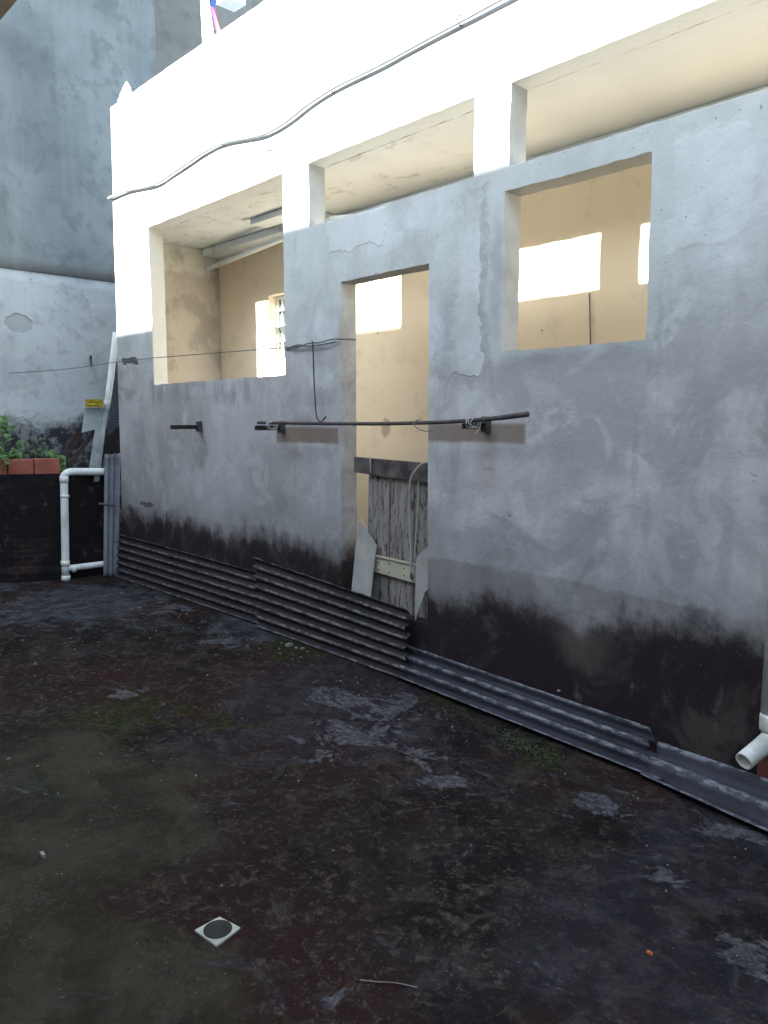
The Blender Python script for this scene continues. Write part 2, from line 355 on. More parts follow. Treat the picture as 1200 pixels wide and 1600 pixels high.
c = m.mix(m.mul(flake2, .5), c, (.045, .039, .039))
spk = m.mul(m.mr(m.voro(42), .16, .08), m.mr(m.noise(4, 4, .6, off=21), .53, .60))
c = m.mix(m.mul(spk, .7), c, (.09, .08, .07))
spk2 = m.mul(m.mr(m.voro(16, vec=m.scale(m.P, (1, 1, 1), (5, 2, 0))), .07, .04), m.mr(m.noise(2, 4, .6, off=27), .48, .54))
c = m.mix(m.mul(m.mul(m.mr(g4, .60, .66), m.mr(m.noise(2.5, 5, .65, off=44), .48, .6)), .7), c, (.12, .10, .09))
cr = m.mul(m.mr(m.voro(.55, vec=m.vec(uvg[0], uvg[1], 0.0), feat='DISTANCE_TO_EDGE'), .006, .002), m.mr(g1, .45, .5))
c = m.mix(m.mr(g4, .30, .45, .5, 0.0), c, (.003, .0025, .003))
m.color(c)
m.rough(m.mr(g2, .35, .65, .75, .95))
m.bump(m.add(m.mul(g2, 1.0), m.add(m.mul(m.add(g5, m.mul(g6, .6)), 1.0), m.add(m.mul(g4, .22), m.add(m.mul(flake, .3), 0.0)))), .9, .02); GROUND = m.m

# far walls --------------------------------------------------------
def farwall(name, a, b, dark, lo=None, streak=.3):
    m = Mat(name, .92, .15); n = m.noise(1.1, 6, .62, dist=.5); k = m.noise(4.5, 6, .65, off=5)
    c = m.mix(m.mr(n, .36, .64), a, b); c = m.mix(m.mul(m.mr(k, .5, .64), .5), c, dark)
    s = m.mr(m.noise(1.7, 5, .6, vec=m.scale(m.P, (1, 2.6, .13)), off=3), .52, .66)
    c = m.mix(m.mul(s, streak), c, tuple(min(1, q*1.5) for q in b))
    uv = m.warp(.25, 3, (m.y, m.z))
    pk = m.mul(m.mr(m.voro(9), .09, .05), m.mr(m.noise(2, 3, off=11), .47, .53)); c = m.mix(m.mul(pk, .7), c, tuple(q*.35 for q in dark))
    hh = m.add(m.mul(k, 1.0), m.mul(m.noise(22, 4), .3))
    if lo:
        q = at(25, 507, 0, FARX); sc = m.blob(uv, (q.y, q.z), (.13, .13), .25); c = m.mix(m.mul(sc, .55), c, dark)
        wz = m.add(m.z, m.add(m.mul(m.math('SUBTRACT', m.noise(2.2, 6, .7, off=8), .5), .7), m.mul(m.math('SUBTRACT', m.noise(9, 5, .7, off=2), .5), .25)))
        ro = m.mr(wz, 1.72, 1.5); c = m.mix(ro, c, m.mix(m.mr(m.noise(10, 5, .7), .45, .62), (.03, .03, .036), (.17, .175, .19)))
        edge = m.mul(m.mr(wz, 1.98, 1.8), m.inv(ro)); c = m.mix(m.mul(edge, .4), c, tuple(q*1.25 for q in b))
        hh = m.add(hh, m.mul(ro, -1.3)); hh = m.add(hh, m.mul(sc, -1))
    m.color(c).bump(hh, .7, .02); return m.m
FAR_UP = farwall('grey_render', (.13, .148, .16), (.18, .20, .213), (.095, .108, .118), streak=.12)
FAR_LO = farwall('white_render', (.28, .305, .33), (.36, .385, .41), (.20, .215, .235), lo=True, streak=.1)
FAR_BK = farwall('old_render', (.13, .135, .135), (.17, .175, .17), (.11, .11, .11), streak=.2)

def brickmat(name, c1, c2, mortar, mold, amt, axes='yz', sc=5.5):
    m = Mat(name, .9, .15); n = m.t.nodes.new('ShaderNodeTexBrick')
    v = m.vec(m.y, m.z, 0.0) if axes == 'yz' else m.vec(m.x, m.z, 0.0)
    wv = m.t.nodes.new('ShaderNodeVectorMath'); wv.operation = 'ADD'; m.L(v, wv.inputs[0]); nz = m.t.nodes.new('ShaderNodeTexNoise'); nz.inputs['Scale'].default_value = 6
    m.L(m.P, nz.inputs[0]); sc_ = m.t.nodes.new('ShaderNodeVectorMath'); sc_.operation = 'SCALE'; m.L(nz.outputs['Color'], sc_.inputs[0]); sc_.inputs['Scale'].default_value = .025
    m.L(sc_.outputs[0], wv.inputs[1]); m.L(wv.outputs[0], n.inputs['Vector'])
    n.inputs['Scale'].default_value = sc; n.inputs['Color1'].default_value = (*c1, 1); n.inputs['Color2'].default_value = (*c2, 1); n.inputs['Mortar'].default_value = (*mortar, 1)
    n.inputs['Mortar Size'].default_value = .035; n.inputs['Brick Width'].default_value = .6; n.inputs['Row Height'].default_value = .3
    k = m.mr(m.noise(1.9, 6, .65, off=4), amt-.06, amt+.10)
    c = m.mix(k, n.outputs[0], mold); c = m.mix(m.mul(m.mr(m.noise(7, 5, .7, off=9), .58, .68), .4), c, (.12, .10, .10))
    m.color(c).bump(m.add(m.mul(n.outputs['Fac'], -.8), m.mul(m.noise(20, 4), .6)), .8, .015); return m.m
PLANTER = brickmat('mouldy_brick', (.030, .015, .013), (.014, .010, .012), (.040, .030, .028), (.011, .009, .011), .40)
ALLEYB = brickmat('alley_brick', (.10, .11, .14), (.08, .09, .12), (.05, .055, .07), (.06, .065, .085), .5, sc=8)
TERRA = simple('terracotta', (.23, .07, .05), (.30, .10, .07), 6, .85, .4, dirt=(.13, .07, .05))
TERRAD = simple('dark_terracotta', (.12, .04, .028), (.17, .06, .04), 6, .85, .4, dirt=(.05, .03, .03))
PVC = simple('white_pvc', (.68, .69, .68), (.75, .75, .73), 5, .5, .03, .35, dirt=(.30, .29, .25))
PVCG = simple('grey_pvc', (.60, .59, .56), (.68, .67, .63), 5, .5, .03, .4, dirt=(.22, .22, .19))
CABLE = simple('cable_sheath', (.25, .25, .25), (.30, .30, .29), 20, .6, .1)
IRON = simple('rusty_iron', (.035, .033, .036), (.07, .06, .058), 30, .75, .4, dirt=(.09, .055, .04))
WIRE = simple('wire', (.10, .10, .10), (.15, .145, .14), 40, .6, .1)
STRING = simple('white_string', (.34, .34, .32), (.42, .42, .40), 40, .8, .1)
DIRTW = simple('grime', (.02, .018, .02), (.035, .03, .03), 15, .9, .3)
def sheetmat(name, a, b, hi, amt):
    m = Mat(name, .8, .3); n = m.noise(3, 7, .7, vec=m.scale(m.P, (.5, 2, 2))); k = m.noise(34, 5, .75, vec=m.scale(m.P, (.45, 1, 1)), off=5)
    c = m.mix(m.mr(n, .38, .62), a, b)
    nrm = m.t.nodes.new('ShaderNodeUVMap'); sp = m.t.nodes.new('ShaderNodeSeparateXYZ'); m.L(nrm.outputs[0], sp.inputs[0])
    ridge = m.mr(sp.outputs[1], .55, .95)                       # highlight painted into the colour along the wave crests
    c = m.mix(m.mul(ridge, .35*amt), c, tuple(q*.45 for q in hi)); c = m.mix(m.mul(m.mul(ridge, m.mr(k, .44, .58)), amt), c, hi)
    c = m.mix(m.mul(m.mr(m.noise(7, 5, .7, off=2), .56, .66), .5), c, (.012, .012, .015))
    m.color(c).bump(k, .4, .006); return m.m
SHEETD = sheetmat('black_fibre_cement', (.013, .0105, .013), (.027, .022, .025), (.16, .14, .145), .9)
SHEETL = sheetmat('grey_fibre_cement', (.017, .0175, .025), (.036, .037, .048), (.19, .19, .215), .95)
SHEETV = simple('weathered_zinc', (.15, .16, .19), (.21, .22, .25), 5, .6, .2, dirt=(.08, .08, .1))
m = Mat('old_door_paint', .85, .2)
wz = m.noise(4, 6, .7, vec=m.scale(m.P, (9, 1, .8))); k = m.noise(9, 6, .75, vec=m.scale(m.P, (3, 1, .7)), off=4)
c = m.mix(m.mr(wz, .35, .65), (.17, .155, .15), (.27, .245, .23)); c = m.mix(m.mul(m.mr(m.noise(2.5, 5, .7, off=9), .5, .62), .6), c, (.13, .11, .105)); c = m.mix(m.mr(k, .53, .60), c, (.045, .035, .035))
m.color(c).bump(m.add(wz, k), .4, .006); DOORP = m.m
RAILW = simple('bare_rail_wood', (.07, .058, .056), (.12, .10, .095), 10, .9, .5, dirt=(.03, .025, .025))
RAILC = simple('cream_rail_paint', (.40, .37, .28), (.46, .43, .33), 12, .8, .3, dirt=(.2, .17, .12))
BOARD = simple('pale_board', (.27, .265, .25), (.32, .31, .29), 7, .85, .1, dirt=(.22, .21, .20))
DARKWOOD = simple('dark_wood', (.028, .020, .020), (.05, .036, .034), 14, .9, .5)
SOIL = simple('soil', (.018, .016, .016), (.04, .034, .03), 14, .95, .8)
GUTTER = simple('galvanised_gutter', (.25, .28, .29), (.33, .36, .37), 6, .55, .1, dirt=(.17, .19, .2))
YELLOW = simple('yellow_sponge', (.30, .22, .02), (.40, .31, .04), 45, .95, .9, dirt=(.16, .11, .02))
WFRAME = simple('white_metal_paint', (.72, .72, .70), (.78, .78, .76), 10, .45, .05, .4)
m = Mat('window_glass', .12, .6); m.color(m.mix(m.noise(3, 3), (.05, .062, .062), (.10, .12, .115))); GLASS = m.m
REVEAL = simple('pale_reveal', (.42, .42, .36), (.48, .48, .41), 5, .85, .2)
CLOTHW = simple('white_cloth', (.74, .76, .80), (.80, .82, .85), 4, .9, .2)
CLOTHB = simple('blue_cloth', (.10, .20, .48), (.14, .26, .56), 6, .9, .2)
CLOTHR = simple('red_strap', (.55, .05, .10), (.62, .08, .14), 8, .9, .2)
PLASTIC = simple('white_plastic', (.74, .75, .76), (.8, .8, .8), 8, .5, .1)
EAVE = simple('eave_wood', (.12, .085, .06), (.16, .115, .08), 8, .9, .3)
NEIGH = simple('neighbour_plaster', (.30, .30, .31), (.36, .36, .36), 2, .9, .2)
def leafmat(name, a, b):
    m = Mat(name, .55, .4); oi = m.t.nodes.new('ShaderNodeTexWhiteNoise'); oi.noise_dimensions = '3D'
    v = m.t.nodes.new('ShaderNodeVectorMath'); v.operation = 'SNAP'; m.L(m.P, v.inputs[0]); v.inputs[1].default_value = (.05, .05, .05); m.L(v.outputs[0], oi.inputs[0])
    m.color(m.mix(m.mr(m.noise(16, 3), .3, .7), a, b)); return m.m
LEAF = leafmat('bright_leaf', (.035, .085, .022), (.085, .17, .05)); LEAFD = leafmat('dull_leaf', (.035, .055, .038), (.07, .095, .06))
STEM = simple('stem', (.08, .11, .05), (.12, .15, .07), 10, .8, .1)
MOSS = leafmat('moss', (.012, .028, .007), (.04, .085, .016))
CHIP = simple('plaster_chip', (.13, .12, .11), (.24, .22, .20), 10, .9, .3)
CHIPO = simple('brick_chip', (.50, .12, .05), (.6, .16, .07), 10, .9, .3)
DRAINW = simple('drain_plastic', (.30, .30, .26), (.38, .375, .33), 20, .6, .2, dirt=(.2, .2, .18))
DRAIND = simple('drain_grate', (.012, .012, .012), (.02, .02, .018), 30, .8, .3)

# ------------------------------------------------------------------ ground (one sheet, finely cut near the camera)
def gz(x, y): return mn.noise(Vector((x*.9, y*.9, 0)))*.006 + mn.noise(Vector((x*4, y*4, 4)))*.003
gx = [-150, -60, -25, -12] + ticks(-9.5, 3.5, .07) + [8, 20, 60, 150]; gy = [-150, -60, -20, -8] + ticks(-1, 3.7, .07) + [6, 12, 30, 60, 150]
gv = [Vector((x, y, gz(x, y) if -9.5 < x < 3.5 and -1 < y < 3.7 else 0)) for x in gx for y in gy]
gf = [(i*len(gy)+j, (i+1)*len(gy)+j, (i+1)*len(gy)+j+1, i*len(gy)+j+1) for i in range(len(gx)-1) for j in range(len(gy)-1)]
g = link('ground', gv, gf, GROUND, smooth=True); tag(g, 'dark mossy concrete yard', kind='structure')

# ------------------------------------------------------------------ the building with the openings
B = empty('laundry_building', (-3.3, D, 0), 'long plastered outbuilding with unglazed openings, sunlit parapet and black mould at its foot', 'building')
XL, XR, ZT = -7.6, 2.6, 4.65
ZF = 3.40
holes = [(-6.89, -4.77, 1.955, ZF), (-4.46, -2.95, 2.97, ZF), (-2.70, 0.2, 2.97, ZF), (-4.13, -3.29, .33, 2.55), (-2.73, -1.87, 1.99, 2.845)]
ux = ticks(XL, XR, .045, [h[0] for h in holes]+[h[1] for h in holes]); uz = ticks(0, ZT, .045, [h[2] for h in holes]+[h[3] for h in holes])
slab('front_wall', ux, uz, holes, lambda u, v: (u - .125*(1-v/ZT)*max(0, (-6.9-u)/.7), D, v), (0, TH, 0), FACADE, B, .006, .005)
YB = 4.475
slab('back_wall', ticks(XL+.22, XR-.15, .12, [-6.45, -5.75]), ticks(.33, ZF-.004, .12, [2.20, 2.84]), [(-6.45, -5.75, 2.20, 2.84)], lambda u, v: (u, YB, v), (0, .16, 0), CREAM, B, .003, .004)
slab('end_wall', ticks(D+TH+.002, YB-.002, .1), ticks(.33, ZF-.004, .12), [], lambda u, v: (XL+.24, u, v), (-.22, 0, 0), RAW, B, .004, 0)
m_ = MB(); m_.box((XL+.02, D+TH+.003, ZF), (XR-.02, 7.5, ZF+.16)); m_.out('ceiling_slab', CEIL, B)
m_ = MB(); m_.box((XL+.245, YB-.20, ZF-.075), (-5.35, YB-.004, ZF-.004)); m_.out('ceiling_beam', CEIL, B, bevel=.01)
m_ = MB(); m_.box((XL+.245, D+TH+.003, 0), (XR-.16, YB-.004, .325)); m_.out('floor_slab', CEIL, B)
m_ = MB(); m_.box((XR-.15, D+TH+.003, 0), (XR, 7.5, ZF-.003)); m_.out('end_wall', RAW, B)
m_ = MB(); m_.box((XL, YB+.17, 0), (XL+.15, 7.5, ZF-.003)); m_.box((XL+.16, 7.35, 0), (XR-.16, 7.5, ZF-.003)); m_.out('rear_wall', NEIGH, B)
m_ = MB(); m_.box((-6.6, YB+.9, 1.2), (-5.3, YB+.93, ZF-.01)); m_.out('inner_partition', REVEAL, B)
# window in the back wall, an old steel awning window
wf = MB(); x0, x1, z0, z1 = -6.445, -5.755, 2.205, 2.835; yw = YB+.085
for a, b in (((x0, z0), (x1, z0+.03)), ((x0, z1-.03), (x1, z1)), ((x0, z0+.032), (x0+.03, z1-.032)), ((x1-.03, z0+.032), (x1, z1-.032)), ((-6.36, z0+.032), (-6.34, z1-.032))):
    wf.box((a[0], yw, a[1]), (b[0], yw+.03, b[1]))
win = wf.out('window', WFRAME, B)
for k, zz_ in enumerate((2.40, 2.54, 2.69)):
    q = MB(); q.box((x0+.033, yw-.035, zz_), (x1-.033, yw+.028, zz_+.014)); q.out('transom', WFRAME, win)
for k, (za, zb) in enumerate(((2.24, 2.395), (2.418, 2.535), (2.558, 2.685), (2.708, 2.80))):
    for xa, xb in ((x0+.034, -6.363), (-6.337, x1-.034)):
        q = MB(); q.prism([(xa, yw+.02, za), (xb, yw+.02, za), (xb, yw+.012-(.06 if k == 1 else 0), zb), (xa, yw+.012-(.06 if k == 1 else 0), zb)], (0, .004, 0)); q.out('pane', GLASS, win)
q = MB()
for k in range(12): q.tube([(-6.33+k*.028, yw-.02, 2.21), (-6.33+k*.028, yw-.02, 2.39)], .004, 6, sub=1)
q.box((-6.355, yw-.03, 2.39), (x1-.035, yw-.012, 2.405)); q.out('guard_bars', WFRAME, win)

# waste pipe under the corridor ceiling
pa = at(317, 423, 1, 4.33); pb = at(444, 371, 1, 4.22)
q = MB(); dv = (pb-pa); q.tube([(XL+.245, pa.y, pa.z-.0), pa + dv*.02, pb, pb+dv*.25], .028, 14, sub=1)
o = q.out('ceiling_pipe', CEIL, smooth=True); tag(o, 'cream painted pipe slung under the corridor ceiling behind the large left opening', 'pipe')
q = MB(); c = at(434, 338, 2, 3.385); q.box((c.x-.28, c.y-.10, 3.345), (c.x+.25, c.y+.08, 3.398))
o = q.out('conduit_box', CEIL, bevel=.008); tag(o, 'flat cream painted box fixed to the corridor ceiling beside the pipe', 'box')
c = at(525, 343, 1, 3.75)
q = MB(); q.tube([(c.x-.10, c.y, c.z-.012), (c.x, c.y, c.z), (c.x+.08, c.y+.25, c.z+.04)], .03, 12); o = q.out('pipe_elbow', CEIL, smooth=True)
tag(o, 'short cream pipe bend showing above the sill of the middle high opening', 'pipe')
# cord hanging on the back wall behind the right window
q = MB(); q.tube([at(921, 458, 1, YB-.012), at(922, 500, 1, YB-.02), at(923, 560, 1, YB-.015)], .0045, 6); o = q.out('dark_wire', WIRE)
tag(o, 'thin dark cord hanging down the cream wall seen through the right window opening', 'cord')

# ------------------------------------------------------------------ far walls
FW = empty('boundary_wall', (FARX, 3, 0), 'tall grey rendered neighbour wall at the far end, whitewashed lower half with flaked base', 'wall')
seam = 3.19
YE = at(240, 60, 0, FARX).y
slab('lower_wall', ticks(-.4, 4.6, .12), ticks(0, seam-.004, .12), [], lambda u, v: (FARX + .03, u, v), (-.25, 0, 0), FAR_LO, FW, .012, 0, True)
slab('upper_wall', ticks(-.4, YE, .14), ticks(seam, 8.6, .14), [], lambda u, v: (FARX + .045, u, v), (-.3, 0, 0), FAR_UP, FW, .01, 0, True)
o = slab('rear_boundary_wall', ticks(YE-.1, 9.5, .2), ticks(3.2, 8.2, .2), [], lambda u, v: (FARX - .55, u, v), (-.3, 0, 0), FAR_BK, None, .01, 0, True)
tag(o, 'darker grey wall set back above the roof terrace, right of the tall boundary wall', 'wall')
q = MB(); p = at(0, 33, 0, -8.4); q.prism([(-8.64, p.y, p.z), (-6.6, p.y, p.z), (-6.6, p.y-.25, p.z), (-8.64, p.y-.25, p.z)], (0, 0, .14))
o = q.out('eave_beam', EAVE, bevel=.01); tag(o, 'brown wooden beam end jutting into the top left corner', 'beam')

# planter of old bricks
PL = [(-7.88, 3.40), (-7.88, 2.87), (-8.20, 2.30), (-8.55, 1.65)]
q = MB(); PT = 1.085
poly = PL + [(FARX+.05, 1.55), (FARX+.05, 3.40)]
# outer skin as a finely cut strip so the face is uneven
def planter():
    v = []; f = []; path = []
    for (a, b) in zip(PL, PL[1:]):
        n = max(1, int(math.dist(a, b)/.05))
        path += [(a[0]+(b[0]-a[0])*i/n, a[1]+(b[1]-a[1])*i/n) for i in range(n)]
    path.append(PL[-1]); zs = ticks(0, PT, .05)
    for (x, y) in path:
        for z in zs:
            d = mn.noise(Vector((x*5+y*5, z*6, 2)))*.012 + mn.noise(Vector((y*14, z*14, 7)))*.006
            v.append(Vector((x + d + (.02 if z < .1 else 0), y, z)))
    m0 = len(zs)
    for i in range(len(path)-1):
        for j in range(m0-1): f.append((i*m0+j, (i+1)*m0+j, (i+1)*m0+j+1, i*m0+j+1))
    top = [Vector((x-.13, y, PT)) for x, y in path]; n0 = len(v); v += top
    for i in range(len(path)-1): f.append((i*m0+m0-1, (i+1)*m0+m0-1, n0+i+1, n0+i))
    n1 = len(v); v += [t - Vector((0, 0, .3)) for t in top]
    for i in range(len(path)-1): f.append((n0+i, n0+i+1, n1+i+1, n1+i))
    return link('brick_planter', v, f, PLANTER, None)
o = planter(); tag(o, 'low blackened brick planter wall at the far end of the yard', 'planter')
q = MB(); q.prism([(x-.14, y, PT-.12) for x, y in PL] + [(FARX+.05, 1.6, PT-.12), (FARX+.05, 3.40, PT-.12)], (0, 0, .08)); o = q.out('planter_soil', SOIL); tag(o, 'dark soil in the planter', kind='stuff')
# terracotta blocks on the planter
tdir = Vector((-.32, -.57, 0)).normalized(); tn = Vector((tdir.y, -tdir.x, 0))
labs = ['terracotta block on the planter nearest the white pipe loop', 'middle terracotta block of the row on the planter', 'terracotta block on the planter cut by the left edge of the photo']
for k in range(3):
    a = Vector((-7.865, 2.895, PT+.001)) + tdir*(.245*k) + Vector((0, 0, 0))
    q = MB(); L_ = .235; ww = Vector((-.17, .02, 0))
    hz_ = .148 + (.004 if k == 0 else 0)
    q.prism([a, a+tdir*L_, a+tdir*L_+ww, a+ww], (0, 0, hz_))
    o = q.out('terracotta_block', TERRA, bevel=.006); tag(o, labs[k], 'brick', 'terracotta blocks along the planter edge')

# alley bricks in the gap behind the corner
q = MB(); q.prism([at(170, 700, 0, -8.6), at(200, 700, 0, -8.6), at(200, 560, 0, -8.6), at(178, 570, 0, -8.6)], (-.06, 0, 0))
o = q.out('rubble_wall', ALLEYB); tag(o, 'dark blue shaded brickwork in the narrow gap beside the building corner', 'wall')
q = MB(); q.prism([at(166, 745, 0, -8.25), at(166, 684, 0, -8.25), at(187, 664, 0, -8.25), at(200, 664, 0, -8.25), at(200, 745, 0, -8.25)], (-.03, 0, 0))
o = q.out('rusty_sheet', DIRTW); tag(o, 'black panel standing in the gap behind the upright zinc sheet', 'panel')

# pipe loop
X = -7.80; r_ = .037
q = MB(); q.tube([at(178, 737, 0, X), at(150, 737, 0, X), at(118, 737, 0, X), at(107, 738, 0, X), at(100.5, 743, 0, X), at(100, 752, 0, X), at(101, 800, 0, X), at(102.5, 900, 0, X)], r_, 16, sub=5)
root = empty('drain_pipe', (X, 2.9, 0), 'white plastic pipe loop running down the front of the brick planter', 'pipe')
q.out('pipe_run', PVC, root, True)
q = MB(); q.tube([at(103, 887, 0, X), at(115, 887, 0, X), at(163, 881, 0, X)], r_*.85, 14, sub=3); q.out('branch', PVC, root, True)
for (px, py, dx, dy) in ((100, 749, 0, 5), (101, 775, 0, 2), (102, 880, 0, 4), (103, 903, 0, 4)):
    q = MB(); q.tube([at(px, py-dy, 0, X), at(px, py+dy, 0, X)], r_*1.16, 16, sub=1); q.out('collar', PVC, root, True)
q = MB(); q.tube([at(112, 889, 0, X), at(118, 888, 0, X)], r_*1.05, 16, sub=1); q.out('collar', PVC, root, True)

# upright corrugated sheet at the corner
def corr(name, fn, nu, waves, amp, mat, thick=.006, jag_u0=0, jag_u1=0, jag_v1=0, per=12, top_taper=None):
    """corrugated sheet: fn(u in 0..1, v in 0..1) -> (point, normal). Waves stack along v, crests run along u."""
    nv = waves*per; v = []; f = []; uvs = []
    for side in (0, 1):
        for i in range(nu+1):
            for j in range(nv+1):
                V_ = j/nv; u = i/nu
                e0 = jag_u0*(mn.noise(Vector((V_*9, 3, 1)))+.5*mn.noise(Vector((V_*31, 8, 1)))) if i == 0 else 0
                e1 = jag_u1*(mn.noise(Vector((V_*9, 13, 1)))+.5*mn.noise(Vector((V_*31, 18, 1)))) if i == nu else 0
                ev = jag_v1*(mn.noise(Vector((u*14, 3, 5)))+.6*mn.noise(Vector((u*50, 3, 5)))) if j == nv else 0
                p, n = fn(u+e0+e1, V_+ev)
                wv = math.cos(V_*waves*2*math.pi); nn = mn.noise(Vector((u*6, V_*8, 2)))*.003
                v.append(Vector(p) + Vector(n)*(amp*wv + nn - side*thick)); uvs.append((u, .5+.5*wv if side == 0 else 0))
    m0 = nv+1; off = (nu+1)*m0
    for i in range(nu):
        for j in range(nv):
            a = i*m0+j; f.append((a, a+m0, a+m0+1, a+1)); f.append((off+a+1, off+a+m0+1, off+a+m0, off+a))
    for i in range(nu):
        a = i*m0; f.append((a, off+a, off+a+m0, a+m0)); a = i*m0+nv; f.append((a, a+m0, off+a+m0, off+a))
    for j in range(nv):
        f.append((j, j+1, off+j+1, off+j)); a = nu*m0+j; f.append((a+1, a, off+a, off+a+1))
    o = link(name, v, f, mat, None, True)
    me = o.data; lay = me.uv_layers.new(name='w')
    for lp in me.loops: lay.data[lp.index].uv = uvs[lp.vertex_index]
    return o
def quad(p00, p10, p11, p01, bend=0.0):
    p00, p10, p11, p01 = map(Vector, (p00, p10, p11, p01)); n = (p10-p00).cross(p01-p00).normalized()
    if n.y > 0: n = -n
    if abs(n.y) < .3 and n.x < 0: n = -n
    if n.z < 0 and abs(n.z) > abs(n.y): n = -n
    def fn(u, v):
        a = p00.lerp(p10, u); b = p01.lerp(p11, u); return a.lerp(b, v) - n*bend*4*u*(1-u), n
    return fn
X2 = -7.70
o = corr('zinc_sheet', quad(at(162, 900, 0, X2-.03), at(164, 710, 0, X2), at(189, 708, 0, X2), at(185, 901, 0, X2-.03)), 24, 3, .011, SHEETV, .003, 0, .02, 0)
tag(o, 'narrow pale corrugated zinc sheet standing upright against the building corner', 'sheet')
q = MB(); q.tube([at(155, 787, 0, X2+.06), at(180, 790, 0, X2+.06)], .012, 8, sub=1); o = q.out('wooden_stake', RAILW)
tag(o, 'short grey stick wedged across the upright zinc sheet', 'stick')

# corrugated fibre sheets along the facade foot
def gp(px, py, dz=.0): p = at(px, py, 2, 0.0); return Vector((p.x, p.y, dz))
ytop = D-.035
def leanpt(px, py): return at(px, py, 1, ytop)
A0 = Vector((-7.62, 3.33, .01)); A1 = Vector((-5.0, 3.345, .01))
ta0 = leanpt(186, 834); ta1 = leanpt(411, 896)
o = corr('corrugated_sheet', quad(A0, A1, ta1, ta0, .01), 60, 6, .014, SHEETD, .006, .0, .01, .012)
tag(o, 'blackened corrugated roofing sheet leaning on the wall at the left below the large opening', 'sheet', 'corrugated sheets leaning along the wall')
B0 = gp(402, 981, .01); B1 = gp(634, 1064, .01); B0.y = 3.29; B1.y = 3.26
tb0 = at(397, 870, 1, ytop-.04); tb1 = at(637, 952, 1, ytop-.03)
o = corr('corrugated_sheet', quad(B0, B1, tb1, tb0, .006), 60, 7, .016, SHEETD, .006, .006, .022, .014)
tag(o, 'taller blackened corrugated sheet with a broken right end leaning across the foot of the doorway', 'sheet', 'corrugated sheets leaning along the wall')
C0 = gp(622, 1063, .012); C1 = gp(1040, 1226, .012); C0.y = 3.24; C1.y = 3.12
tc0 = at(622, 1005, 1, 3.40); tc1 = at(1018, 1140, 1, 3.375)
fC = quad(C0, C1, tc1, tc0, .0)
nC = 64
o = corr('corrugated_sheet', fC, nC, 3, .023, SHEETL, .006, .004, .008, .008)
# the upper wave is broken off short of the right end
me = o.data; bm = bmesh.new(); bm.from_mesh(me); uvl = bm.loops.layers.uv.active
kill = []
for fa in bm.faces:
    us_ = [l[uvl].uv.x for l in fa.loops]; c_ = fa.calc_center_median() + o.location
    t_ = (c_ - C0).dot((C1-C0).normalized())/(C1-C0).length
    if t_ > .895 + .012*math.sin(c_.z*90) and c_.z > .068: kill.append(fa)
bmesh.ops.delete(bm, geom=kill, context='FACES'); bm.to_mesh(me); bm.free()
tag(o, 'low grey corrugated sheet of three waves lying against the wall right of the doorway', 'sheet', 'corrugated sheets leaning along the wall')
D0 = Vector((-1.62, 3.10, .012)); D1 = Vector((-.55, 2.93, .012))
o = corr('corrugated_sheet', quad(D0, D1, (-.55, 3.24, .10), (-1.64, 3.30, .10), 0), 40, 2, .021, SHEETL, .006, .012, 0, .01)
tag(o, 'flat grey corrugated offcut at the right edge, tucked under the longer sheet', 'sheet', 'corrugated sheets leaning along the wall')

# ------------------------------------------------------------------ things in the planter corner
q = MB(); q.tube([at(181, 520, 0, -8.05), at(173, 590, 0, -8.0), at(166, 640, 0, -7.97)], .034, 14, sub=3)
o = q.out('white_pipe', PVC, smooth=True); tag(o, 'white pipe leaning upright in the corner above the metal gutter', 'pipe')
q = MB(); Xg = -7.95
p = [at(133, 637, 0, Xg-.05), at(168, 637, 0, Xg-.05), at(154, 741, 0, Xg+.1), at(139, 737, 0, Xg+.1), at(149, 671, 0, Xg), at(128, 676, 0, Xg)]
q.prism(p, (-.012, 0, 0)); root = empty('metal_gutter', (Xg, 3.2, 1.1), 'bent pale metal flashing leaning over the planter beside the white pipe', 'flashing')
q.out('sheet_face', GUTTER, root)
q = MB(); q.prism([at(163, 640, 0, Xg+.0), at(169, 637, 0, Xg+.0), at(155, 752, 0, Xg+.13), at(147, 753, 0, Xg+.13), at(149, 741, 0, Xg+.13)], (-.02, 0, 0)); q.out('side_flange', GUTTER, root)
q = MB(); c = at(151, 629, 0, -7.9); rnd = random.Random(4)
us_ = ticks(0, .165, .012); vs_ = ticks(0, .08, .012)
o = slab('yellow_sponge', us_, vs_, [], lambda u, v: (c.x + .02*mn.noise(Vector((u*60, v*60, 1))), c.y-.095+u, c.z-.047+v), (-.06, 0, 0), YELLOW, None, .008, .012)
tag(o, 'rough yellow foam block resting on top of the leaning flashing', 'sponge')
q = MB(); q.prism([at(128, 660, 0, -8.15), at(136, 668, 0, -8.15), at(100, 728, 0, -8.1), at(90, 722, 0, -8.1)], (-.03, 0, 0)); o = q.out('wood_plank', DARKWOOD, bevel=.004)
tag(o, 'wide dark plank leaning left behind the flashing', 'plank', 'dark planks leaning in the planter')
q = MB(); q.prism([at(146, 671, 0, -8.02), at(151, 676, 0, -8.02), at(112, 728, 0, -7.98), at(104, 727, 0, -7.98)], (-.025, 0, 0)); o = q.out('wood_plank', DARKWOOD, bevel=.004)
tag(o, 'narrow dark plank leaning left in front of the flashing notch', 'plank', 'dark planks leaning in the planter')
# hook in the far wall
q = MB(); q.tube([at(142, 556, 0, FARX+.05), at(142, 563, 0, FARX+.03), at(143, 572, 0, FARX+.06)], .012, 6); o = q.out('wall_hook', IRON)
tag(o, 'small dark metal hook in the whitewashed far wall above the yellow foam', 'hook')

